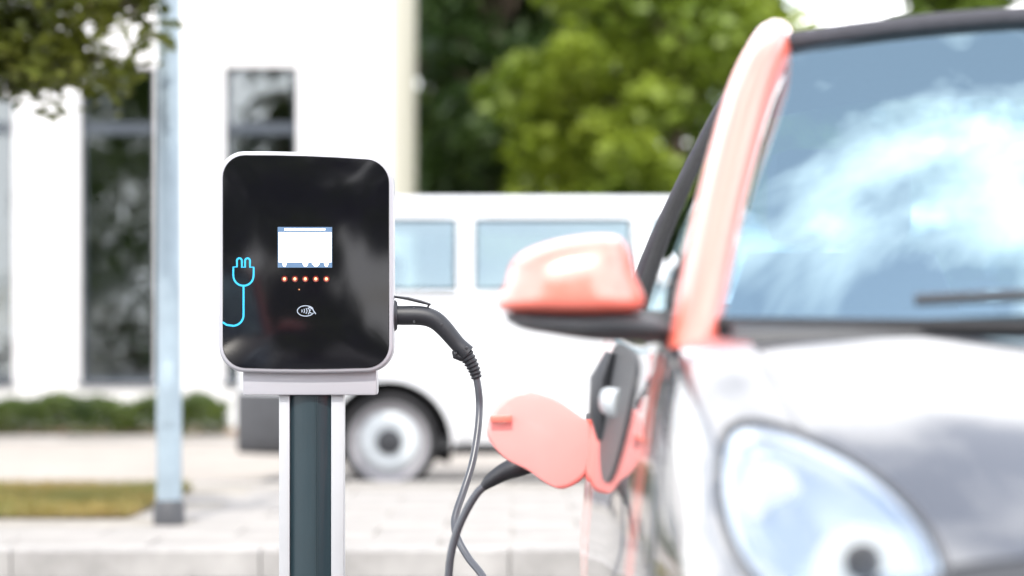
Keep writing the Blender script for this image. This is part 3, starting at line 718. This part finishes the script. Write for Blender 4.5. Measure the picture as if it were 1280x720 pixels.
# fabric roof and rear window
def RF(a, b):
    v = 1.135 + b * 1.03 + .10 * a * a * (1 - b)
    z = interp([0, .3, .6, .85, 1], [1.420, 1.472, 1.485, 1.455, 1.40], b) - .060 * a * a - .010 * a ** 6
    return np.array([.515 * a, v, z])
MB().add([RF(a, b) for a in lin(-1, 1, 27) for b in lin(0, 1, 21)], grid_faces(27, 21)).build("roof", fabric_m, car, sharp=180)
MB().add([RF(a, 1) * (1 - k) + np.array([.62 * a, 2.50, .99]) * k for a in lin(-1, 1, 13) for k in lin(0, 1, 7)], grid_faces(13, 7)).build("rear_window", sideglass_m, car, sharp=180)
panel("tailgate", both, lin(2.44, 2.553, 6), Ttop(6.35), black_paint, car)
# door mirrors
MIRZ = 3.40
capo = [(641, 391), (640, 352), (653, 322), (694, 303), (752, 294), (786, 301), (800, 340), (803, 391)]
baso = [(641, 393), (720, 393.5), (806, 393), (838, 402), (858, 418), (845, 428), (800, 427), (752, 426), (700, 419), (655, 410)]
def local(px, py): p = at(px, py, MIRZ); return (p.x - .945, p.z)
for side in (1, -1):
    mr = empty("door_mirror"); mr.parent = car; mr.location = (0, MIRZ - 2.55 - .01, 0)
    def lay(pts, lv, cx, cz, sharp_loop=False):
        P = [local(*p) for p in pts]
        P = smooth_loop(P, 6)
        c = np.array([cx, cz]); out = []
        for (dy, s) in lv:
            out.append([(side * (c[0] + (p[0] - c[0]) * s[0]), dy, c[1] + (p[1] - c[1]) * s[1]) for p in P])
        return out
    cc = local(724, 372)
    MB().layers(lay(capo, [(-.078, (.30, .30)), (-.073, (.55, .55)), (-.060, (.77, .78)), (-.040, (.91, .92)), (-.012, (.985, .985)), (.02, (1, 1)), (.055, (.97, .97)), (.058, (.90, .90)), (.045, (.88, .88))], *cc)).build("cap", orange_paint, mr, sharp=60)
    cb = local(740, 406)
    MB().layers(lay(baso, [(-.066, (.75, .30)), (-.058, (.88, .6)), (-.035, (.97, .9)), (.0, (1, 1)), (.045, (.98, 1)), (.05, (.9, .8))], *cb)).build("base", darkpl_m, mr, sharp=50)
    MB().layers(lay(capo, [(.044, (.86, .86)), (.049, (.86, .86))], *cc)).build("mirror_glass", mirror_m, mr)
# headlights
from mathutils.bvhtree import BVHTree
def bvh_of(side):
    S = car_S(side); A, T = lin(0, .8, 110), lin(.5, 9, 110)
    return BVHTree.FromPolygons([S(a, t) for a in A for t in T], grid_faces(110, 110))
hlpx = [(906, 548, 3.03), (925, 527, 3.05), (965, 529, 3.02), (1013, 546, 2.93), (1070, 575, 2.88), (1120, 611, 2.81), (1155, 652, 2.76), (1177, 700, 2.71), (1180, 745, 2.66), (1150, 785, 2.66), (1090, 795, 2.68), (1020, 778, 2.72), (960, 738, 2.78), (918, 675, 2.86), (901, 605, 2.97)]
for side in (1, -1):
    T_ = bvh_of(side)
    O = []
    for (x, y, Yg) in hlpx:
        p = at(x, y, Yg); O.append((side * (p.x - .948), p.z))
    O = smooth_loop(O, 4); c = O.mean(0); n = len(O)
    def hit(x, z):
        h = T_.ray_cast(Vector((x, -.5, z)), Vector((0, 1, 0)))
        return h[0].y if h[0] is not None else .55
    rings = [1.0, .94, .85, .7, .5, .3, .12]
    def shell(offs, rmax=1.0):
        V = []; F = []
        for k, s in enumerate(rings):
            for p in O:
                q = c + (p - c) * s * rmax; V.append((q[0], hit(*q) - offs(s), q[1]))
        for k in range(len(rings) - 1):
            for i in range(n):
                j = (i + 1) % n; F.append((k * n + i, k * n + j, (k + 1) * n + j, (k + 1) * n + i))
        F.append(tuple((len(rings) - 1) * n + i for i in range(n))); return V, F
    hl = empty("headlight"); hl.parent = car
    V, F = shell(lambda s: .005); mesh("reflector", V, F, chrome_m, hl)
    V, F = shell(lambda s: .008 + .034 * math.sqrt(max(0, 1 - s * s)) ); mesh("lens", V, F, lens_m, hl, sharp=180)
    rim_pts = [(p[0], hit(*p) - .010, p[1]) for p in O] ; rim_pts.append(rim_pts[0]); 
    MB().tube(rim_pts, .005, 8, cap=False).build("bezel", bumper_m, hl)
    inner = [(c[0] + (p[0] - c[0]) * .84, hit(*(c + (p - c) * .84)) - .012, c[1] + (p[1] - c[1]) * .84) for p in O]; inner.append(inner[0])
    MB().tube(inner, .006, 8, cap=False).build("inner_ring", chrome_m, hl)
    for (ex, ez, rr, mt, nm) in ((.02, -.045, .050, hubcap_m, "lamp_bowl"), (-.06, .03, .036, hubcap_m, "lamp_bowl")):
        cx, cz = c[0] + ex * (-side) * -1, c[1] + ez; y0 = hit(cx, cz)
        MB().lathe([(-.022, rr), (-.020, rr - .004), (-.008, rr * .55), (-.006, rr * .2)], 'y', (cx, y0, cz), 28).build(nm, mt, hl)
        MB().lathe([(-.026, .012), (-.012, .016), (-.004, .016)], 'y', (cx, y0, cz), 16).build("bulb", darkpl_m if nm == "x" else lens_m, hl)
    px_ = at(1080, 700, 2.70); cx = side * (px_.x - .948); y0 = hit(cx, px_.z)
    MB().lathe([(-.040, .014), (-.034, .021), (-.003, .021)], 'y', (cx, y0, px_.z), 20).build("lamp_shield", darkpl_m, hl)
# wheels
cr = [("rim", hubcap_m, [(-.05, .17), (.045, .185), (.07, .195), (.072, .188), (.05, .178), (.035, .12), (.03, .11)]), ("spoke_disc", steel_rim, [(.02, .13), (.05, .12), (.055, .06), (.05, .03)]), ("centre_cap", darkpl_m, [(.045, .035), (.062, .032), (.065, .015)])]
for cy in (.43, 2.29):
    for sd_ in (-1, 1):
        wheel(car, (sd_ * .655, cy, .287), .287, .165, ('x', sd_), .19, cr)
# interior
dash = MB()
sec = [(.0, .62, .80), (0, .66, .93), (0, .80, .955), (0, .93, .93), (0, .97, .86), (0, .95, .70), (0, .70, .55)]
dash.layers([[(x, p[1] + (.03 if abs(x) > .5 else 0), p[2]) for p in sec] for x in lin(-.64, .64, 9)]).build("dashboard", darkpl_m, car)
for sx in (-.33, .33):
    seat = MB()
    seat.box(sx - .23, sx + .23, 1.22, 1.72, .40, .55, .05)
    backp = [(sx, 1.66, .50), (sx, 1.72, .70), (sx, 1.78, .92), (sx, 1.83, 1.08)]
    seat.layers([[(p[0] + w * math.cos(a) * k, p[1] + .07 * math.sin(a), p[2]) for a in lin(0, 2 * math.pi, 20)[:-1]] for p, w, k in zip(backp, (.22, .24, .23, .17), (1, 1, 1, 1))])
    so = seat.build("seat", seat_m, car)
    MB().box(sx - .13, sx + .13, 1.81, 1.90, 1.10, 1.27, .04).build("headrest", seat_m, so)
MB().tube([(.33 + .18 * math.cos(a), 1.10 + .07 * math.sin(a), .92 + .165 * math.sin(a)) for a in lin(0, 2 * math.pi, 33)], .013, 8, cap=False).box(.17, .49, 1.09, 1.11, .90, .93).tube([(.33, 1.10, .92), (.33, .93, .86)], .03, 8).build("steering_wheel", darkpl_m, car)
MB().box(-.11, .11, 1.13, 1.155, 1.285, 1.345, .012).tube([(0, 1.15, 1.32), (0, 1.135, 1.40)], .008, 6).build("rear_view_mirror", darkpl_m, car)
# tail lamps
for side in (1, -1):
    panel("tail_lamp", car_S(side), lin(2.575, 2.64, 5), lin(4.0, 5.6, 8), red_m, car, off=.006)
# ---- charging flap, standing open, hinged on the rear quarter
FZ = 4.66
flpx = [(609, 545), (613, 520), (630, 498), (655, 488), (690, 497), (720, 517), (739, 534), (739, 575), (728, 598), (704, 611), (684, 605), (660, 588), (630, 572)]
flap = empty("charge_flap"); flap.parent = car
def carl(px, py, Y):
    p = car.matrix_basis.inverted() @ at(px, py, Y); return p
car.matrix_basis = Matrix.Translation((0.945, 2.55, 0)) @ Matrix.Rotation(R(0.6), 4, 'Z')
def fl_out(sc, dy, depth=.0):
    P = smooth_loop([carl(x, y, FZ)[:] for x, y in flpx], 4); c = P.mean(0); Q = c + (P - c) * sc; Q[:, 1] += dy - .0012 * 0
    return [tuple(q) for q in Q]
MB().layers([fl_out(.90, -.010), fl_out(.97, -.0085), fl_out(1.0, -.003), fl_out(1.0, .004), fl_out(.97, .010), fl_out(.9, .012)]).build("flap_panel", flap_m, flap, sharp=50)
l0 = carl(626, 523, FZ - .018)
MB().box(l0.x - .021, l0.x + .021, l0.y - .008, l0.y + .010, l0.z - .007, l0.z + .007, .003).build("latch", orange_paint, flap)
h0 = carl(742, 560, FZ + .0); MB().tube([(h0.x - .008, h0.y + .01, h0.z - .06), (h0.x - .008, h0.y + .01, h0.z + .055)], .011, 10).tube([(h0.x - .008, h0.y + .01, h0.z), (h0.x + .03, h0.y + .03, h0.z)], .012, 8).build("hinge", orange_paint, flap)
sk = carl(733, 545, 4.86); MB().lathe([(-.02, .045), (.0, .05), (.06, .05)], 'x', (sk.x + .02, sk.y, sk.z), 24).build("charge_socket", darkpl_m, car)

# ------------------------------------------------------------------ charging station
CZ = 5.36
CX = at(385, 0, CZ).x
ch = empty("charging_station", (CX, CZ, 0), R(1.0), label="white charging station with black glass front and screen on a green post", category="charging station")
sC = FPX / CZ
def cl(px, py): return ((px - 385) / sC, CAM_H - (py - 441) / sC)
def rrect(x0, x1, z0, z1, r, k=8, slope=0.0, bulge=0.0):
    out = []
    for (cx, cz, a0) in ((x1 - r, z1 - r, 0), (x0 + r, z1 - r, 90), (x0 + r, z0 + r, 180), (x1 - r, z0 + r, 270)):
        for i in range(k + 1):
            a = R(a0 + 90 * i / k); out.append([cx + r * math.cos(a), cz + r * math.sin(a)])
        if a0 in (0, 180):      # mid points on the top / bottom edges
            za = z1 if a0 == 0 else z0; xa, xb = (x1 - r, x0 + r) if a0 == 0 else (x0 + r, x1 - r)
            for f in (.25, .5, .75): out.append([xa + (xb - xa) * f, za])
    mid, hw, hz = (x0 + x1) / 2, (x1 - x0) / 2, (z0 + z1) / 2
    for p in out:
        k2 = (p[0] - mid) / hw
        if p[1] > hz: p[1] += -slope * k2 + bulge * (1 - k2 * k2)
        else: p[1] -= bulge * (1 - k2 * k2)
    return out
(bx0, bz1) = cl(277.5, 196); (bx1, bz0) = cl(493, 463.5)
def ring(ins, y, r=.055): return [(p[0], y, p[1]) for p in rrect(bx0 + ins, bx1 - ins, bz0 + ins, bz1 - ins, r - ins * .8, slope=.006, bulge=.005)]
MB().layers([ring(.012, -.0665), ring(.009, -.072), ring(.004, -.0715), ring(.001, -.068), ring(0, -.062), ring(.0, .045), ring(.006, .06), ring(.02, .066)]).build("casing", casing_m, ch, sharp=50)
MB().layers([ring(.0095, -.068), ring(.0095, -.0735), ring(.0105, -.0745), ring(.06, -.0752, .10), ring(.12, -.0754, .14)]).build("front_panel", panel_m, ch, sharp=30)
FP = -.0752
def flat(name, pts, y, th, m, parent):
    """thin printed piece from an outline in panel coordinates"""
    return MB().layers([[(p[0], y, p[1]) for p in pts], [(p[0], y - th, p[1]) for p in pts]]).build(name, m, parent, smooth=False)
def rect(px0, px1, py0, py1): (a, t), (b, u) = cl(px0, py0), cl(px1, py1); return [(a, u), (b, u), (b, t), (a, t)]
scr = flat("screen", rect(350.6, 417.6, 286, 336), FP - .0003, .0008, screenblue_m, ch)
flat("screen_page", rect(351.8, 416.8, 292.6, 329.4), FP - .0011, .0003, screen_m, scr)
for i, (a, b) in enumerate(((359, 366), (366.6, 373), (373.6, 380), (380.6, 383.2), (384, 391), (391.6, 398), (398.6, 404), (404.6, 409))):
    flat("screen_text", rect(a, b, 287.9, 290.1), FP - .0011, .0003, screen_m, scr)
for (x, w) in ((359, 2.4), (384.6, 3.2), (397.5, 4.6), (410.5, 2.6)):
    (a, t), (b, u) = cl(x - w, 329.2), cl(x + w, 331.4); (c_, v_), (d_, w_) = cl(x - 1.2, 334.8), cl(x + 1.2, 334.8)
    flat("screen_icon", [(a, u), (c_, v_), (d_, v_), (b, u), (b, t), (a, t)], FP - .0011, .0003, screen_m, scr)
for x in (359, 371.8, 384.6, 397.5, 410.5):
    c0 = cl(x, 350)
    led = MB().lathe([(FP - .0016, .0045), (FP - .002, .0066), (FP + .001, .0068)], 'y', (c0[0], 0, c0[1]), 20).build("indicator_lamp", ledring_m, ch)
    MB().lathe([(FP - .0034, .0012), (FP - .0028, .0030), (FP - .0017, .0032)], 'y', (c0[0], 0, c0[1]), 14).build("diode", led_m, led)
c0 = cl(377, 363); MB().lathe([(FP - .0008, .0008), (FP + .0005, .0011)], 'y', (c0[0], 0, c0[1]), 10).build("status_dot", led_m, ch)
def strip(name, pts, w, m, parent, y=FP - .0003, th=.0006, closed=False):
    """flat printed line"""
    P = [np.array(cl(*p)) for p in pts]; n = len(P); V = []; F = []
    for i in range(n):
        a, b = (P[i - 1] if (i or closed) else P[0]), (P[(i + 1) % n] if (i < n - 1 or closed) else P[-1])
        t = b - a; t = t / max(np.linalg.norm(t), 1e-9); nr = np.array([-t[1], t[0]]) * w / 2 / sC
        for q in (P[i] + nr, P[i] - nr): V.append((q[0], y - th, q[1]))
    m_ = n if closed else n - 1
    for i in range(m_): j = (i + 1) % n; F.append((2 * i, 2 * i + 1, 2 * j + 1, 2 * j))
    return MB().add(V, F).build(name, m, parent, smooth=False)
sym = []
def arc(cx, cy, r, a0, a1, k=10): return [(cx + r * math.cos(R(a)), cy + r * math.sin(R(a))) for a in lin(a0, a1, k)]
plug_line = [(300.5, 335)] + [(300.5, 328)] + arc(303.5, 327.5, 3, 180, 360, 9) + [(306.5, 328), (306.5, 335.5), (310.5, 335.5), (310.5, 328)] + arc(313.5, 327.5, 3, 180, 360, 9) + [(316.5, 328), (316.5, 335.5), (321.0, 335.5), (321.0, 345)] + arc(308.5, 346, 12.4, 0, 180, 20) + [(296.0, 345), (296.0, 335.5)]
strip("plug_symbol", plug_line, 2.3, cyan_m, ch, closed=True)
strip("plug_symbol_cord", [(308.6, 359)] + [(308.6, 370), (308.6, 385), (308.6, 394)] + arc(295.4, 394.5, 13.2, 0, 90, 14) + [(288, 406.6), (282.8, 403.4)], 2.4, cyan_m, ch)
# contactless card mark: oval, four waves, hand
strip("contactless_mark", [(385 + 10.2 * math.cos(a), 389.4 + 6.4 * math.sin(a)) for a in lin(.35, 2 * math.pi - .45, 34)], 1.0, icon_m, ch)
for i in range(4): strip("contactless_wave", arc(378.5 + i * 1.9, 389.4, 2.2 + i * 1.1, -48, 48, 8), 1.0, icon_m, ch)
strip("contactless_hand", [(387.5, 386), (391, 388.5), (389.5, 390.5), (392.5, 392.5)], 1.1, icon_m, ch)
strip("contactless_hand", [(389, 384.6), (393.5, 387), (395.5, 390.5), (397.5, 393.2)], 1.2, icon_m, ch)
# lower block under the casing
(a0, t0), (a1, u0) = cl(306, 461), cl(472, 493.5)
MB().box(a0, a1, -.050, .055, u0, t0 + .01, .006).build("mounting_block", casing_m, ch)
# post: two pale rails with a curved green face between them
(p0, _), (p1, _) = cl(350.3, 0), cl(430.3, 0); (g0, _), (g1, _) = cl(363, 0), cl(415.5, 0)
for (a, b) in ((p0, g0 + .001), (g1 - .001, p1)):
    MB().box(a, b, -.034, .045, 0.0, u0 + .004, .0025).build("rail", rail_m, ch)
prof = [(g0 - .002, .0)] + [(g0 + (g1 - g0) * f, -.020 - .014 * math.sin(math.pi * f) ** .8) for f in lin(0.0, 1, 13)] + [(g1 + .002, .0), (g1 + .002, .04), (g0 - .002, .04)]
for fx in (.33, .68):      # two fine flutes
    pass
MB().layers([[(x, y, z) for x, y in prof] for z in (0.0, u0 + .003)]).build("post", post_m, ch, sharp=50)
for f in (.62, .66): xx = g0 + (g1 - g0) * f; MB().box(xx - .0008, xx + .0008, -.0355, -.030, 0, u0 + .002).build("flute", post_m, ch, smooth=False)
MB().box(-.13, .13, -.10, .11, 0, .012, .003).build("foot_plate", rail_m, ch)
for sx in (-.10, .10):
    for sy in (-.075, .085): MB().lathe([(.012, .012), (.022, .012), (.024, .008)], 'z', (sx, sy, 0), 6).build("bolt", galv_m, ch)
# socket collar on the side of the casing
(sx0, sz0) = cl(491, 394.5)
MB().lathe([(sx0 - .02, .038), (sx0 + .006, .034), (sx0 + .010, .030), (sx0 + .010, .022)], 'x', (0, 0, sz0), 28).build("socket", darkpl_m, ch)

# ------------------------------------------------------------------ charging cable with its two plugs
def W(px, py, Y): return at(px, py, Y)
cb = empty("charging_cable", (0.0, 5.2, 0.0), label="grey charging cable hanging from the charger to the open orange flap", category="cable")
def cw(px, py, Y=CZ): p = W(px, py, Y); return np.array([p.x, p.y - 5.2, p.z])
def rp(px): return px / sC
pl = empty("plug"); pl.parent = cb
ctr = [(491, 394, 12), (505, 394.2, 12.2), (520, 394.2, 12.2), (534, 396, 12.0), (545, 401, 11.6), (555, 410, 11.0), (564, 420.5, 10.4), (572, 430, 10.0), (579, 437, 10.4), (585, 442, 10.6)]
sp = smooth_path([(*cw(x, y), rp(r)) for x, y, r in ctr], 4)
MB().tube(sp[:, :3], list(sp[:, 3]), 20, up=(0, 1, 0)).build("handle", plug_m, pl, sharp=60)
MB().tube([cw(568, 438), cw(570, 444), cw(576, 446), cw(584, 443)], [rp(3.5), rp(5.5), rp(6), rp(6)], 12).build("collar_bump", plug_m, pl)
MB().tube([cw(577, 447.2), cw(583.5, 443.5), cw(590.5, 438.5)], [rp(2.5), rp(4), rp(2)], 12, squash=(1.0, 2.4), up=(.6, 0, .8)).build("collar", plug_m, pl)
lv = MB(); P = [cw(493, 370.8), cw(510, 373.2), cw(526, 377.2), cw(538.5, 380.8)]
lv.tube(P, [rp(1.5), rp(2.1), rp(2.1), rp(1.4)], 10, squash=(1, 3.0), up=(0, 0, 1)).tube([cw(536.5, 380.5), cw(534.5, 384.5)], rp(1.2), 8).tube([cw(495, 384), cw(534, 385)], rp(1.0), 8).build("release_lever", plug_m, pl)
for (x, y) in ((518, 385.8), (518, 402), (552, 405.5), (583, 434.5), (570, 441.5)):
    p = cw(x, y); MB().lathe([(-rp(11.2 if y > 386 else 8.6), rp(1.4)), (-rp(7), rp(2.1)), (0, rp(2.1))], 'y', tuple(p + np.array([0, -.001, 0])), 12).build("screw", darkpl_m, pl)
boot = []; N_ = 26
b0, b1 = cw(583, 443.5), cw(596, 473)
boot_r = []
for i in range(N_ + 1):
    f = i / N_; boot.append(b0 + (b1 - b0) * f + np.array([rp(1.6) * math.sin(math.pi * f), 0, 0])); boot_r.append(rp(9.4 - 3.0 * f) * (1.06 if i % 4 < 2 else .90))
MB().tube(boot, boot_r, 18, up=(0, 1, 0)).build("strain_relief", plug_m, pl, sharp=20)
# the cord: down to the ground, along it, and up to the car
Yb = 4.84
cord_pts = [cw(595.5, 471), cw(598.5, 490), cw(599.2, 510), cw(597, 540, 5.34), cw(590.5, 578, 5.31), cw(580, 612, 5.28), cw(571, 638, 5.25), cw(568, 655, 5.23), cw(572.5, 674, 5.20), cw(586, 698, 5.17), cw(604, 721, 5.13), cw(632, 770, 5.05)]
g_ = [np.array([.08, -.28, .22]), np.array([.14, -.36, .03]), np.array([.06, -.45, .010]), np.array([-.16, -.52, .0095]), np.array([-.20, -.42, .012]), np.array([-.17, -.36, .08])]
up_ = [cw(553, 900, Yb), cw(556, 800, Yb), cw(560, 735, Yb), cw(563, 697, Yb), cw(571, 665, Yb), cw(583, 638, Yb), cw(596, 617, Yb), cw(607, 606, Yb)]
MB().tube(smooth_path(cord_pts + g_ + up_, 6), rp(4.6), 14).build("cord", cable_m, cb)
p2 = empty("plug"); p2.parent = cb
tail = [cw(604, 609, Yb), cw(614, 600, Yb), cw(630, 590, Yb), cw(650, 582, Yb), cw(680, 570, Yb + .02), cw(712, 556, Yb + .02), cw(735, 546, Yb + .02)]
MB().tube(smooth_path(tail, 4), list(np.interp(lin(0, 1, 25), [0, .12, .3, .5, 1], [.0085, .013, .017, .022, .030])), 18).build("handle", plug_m, p2, sharp=60)

# ------------------------------------------------------------------ second car, added behind the camera for the black panel to reflect
c2 = car.copy(); COL.objects.link(c2)
for chd in list(car.children):
    if chd.name.split(".")[0] not in ("charge_flap", "charge_socket"): copy_tree(chd, c2)
c2.matrix_basis = Matrix.Translation((-1.75, -3.2, 0)) @ Matrix.Rotation(R(172), 4, 'Z')
c2["label"] = "unseen second small black and orange car, added for the charger panel to mirror"
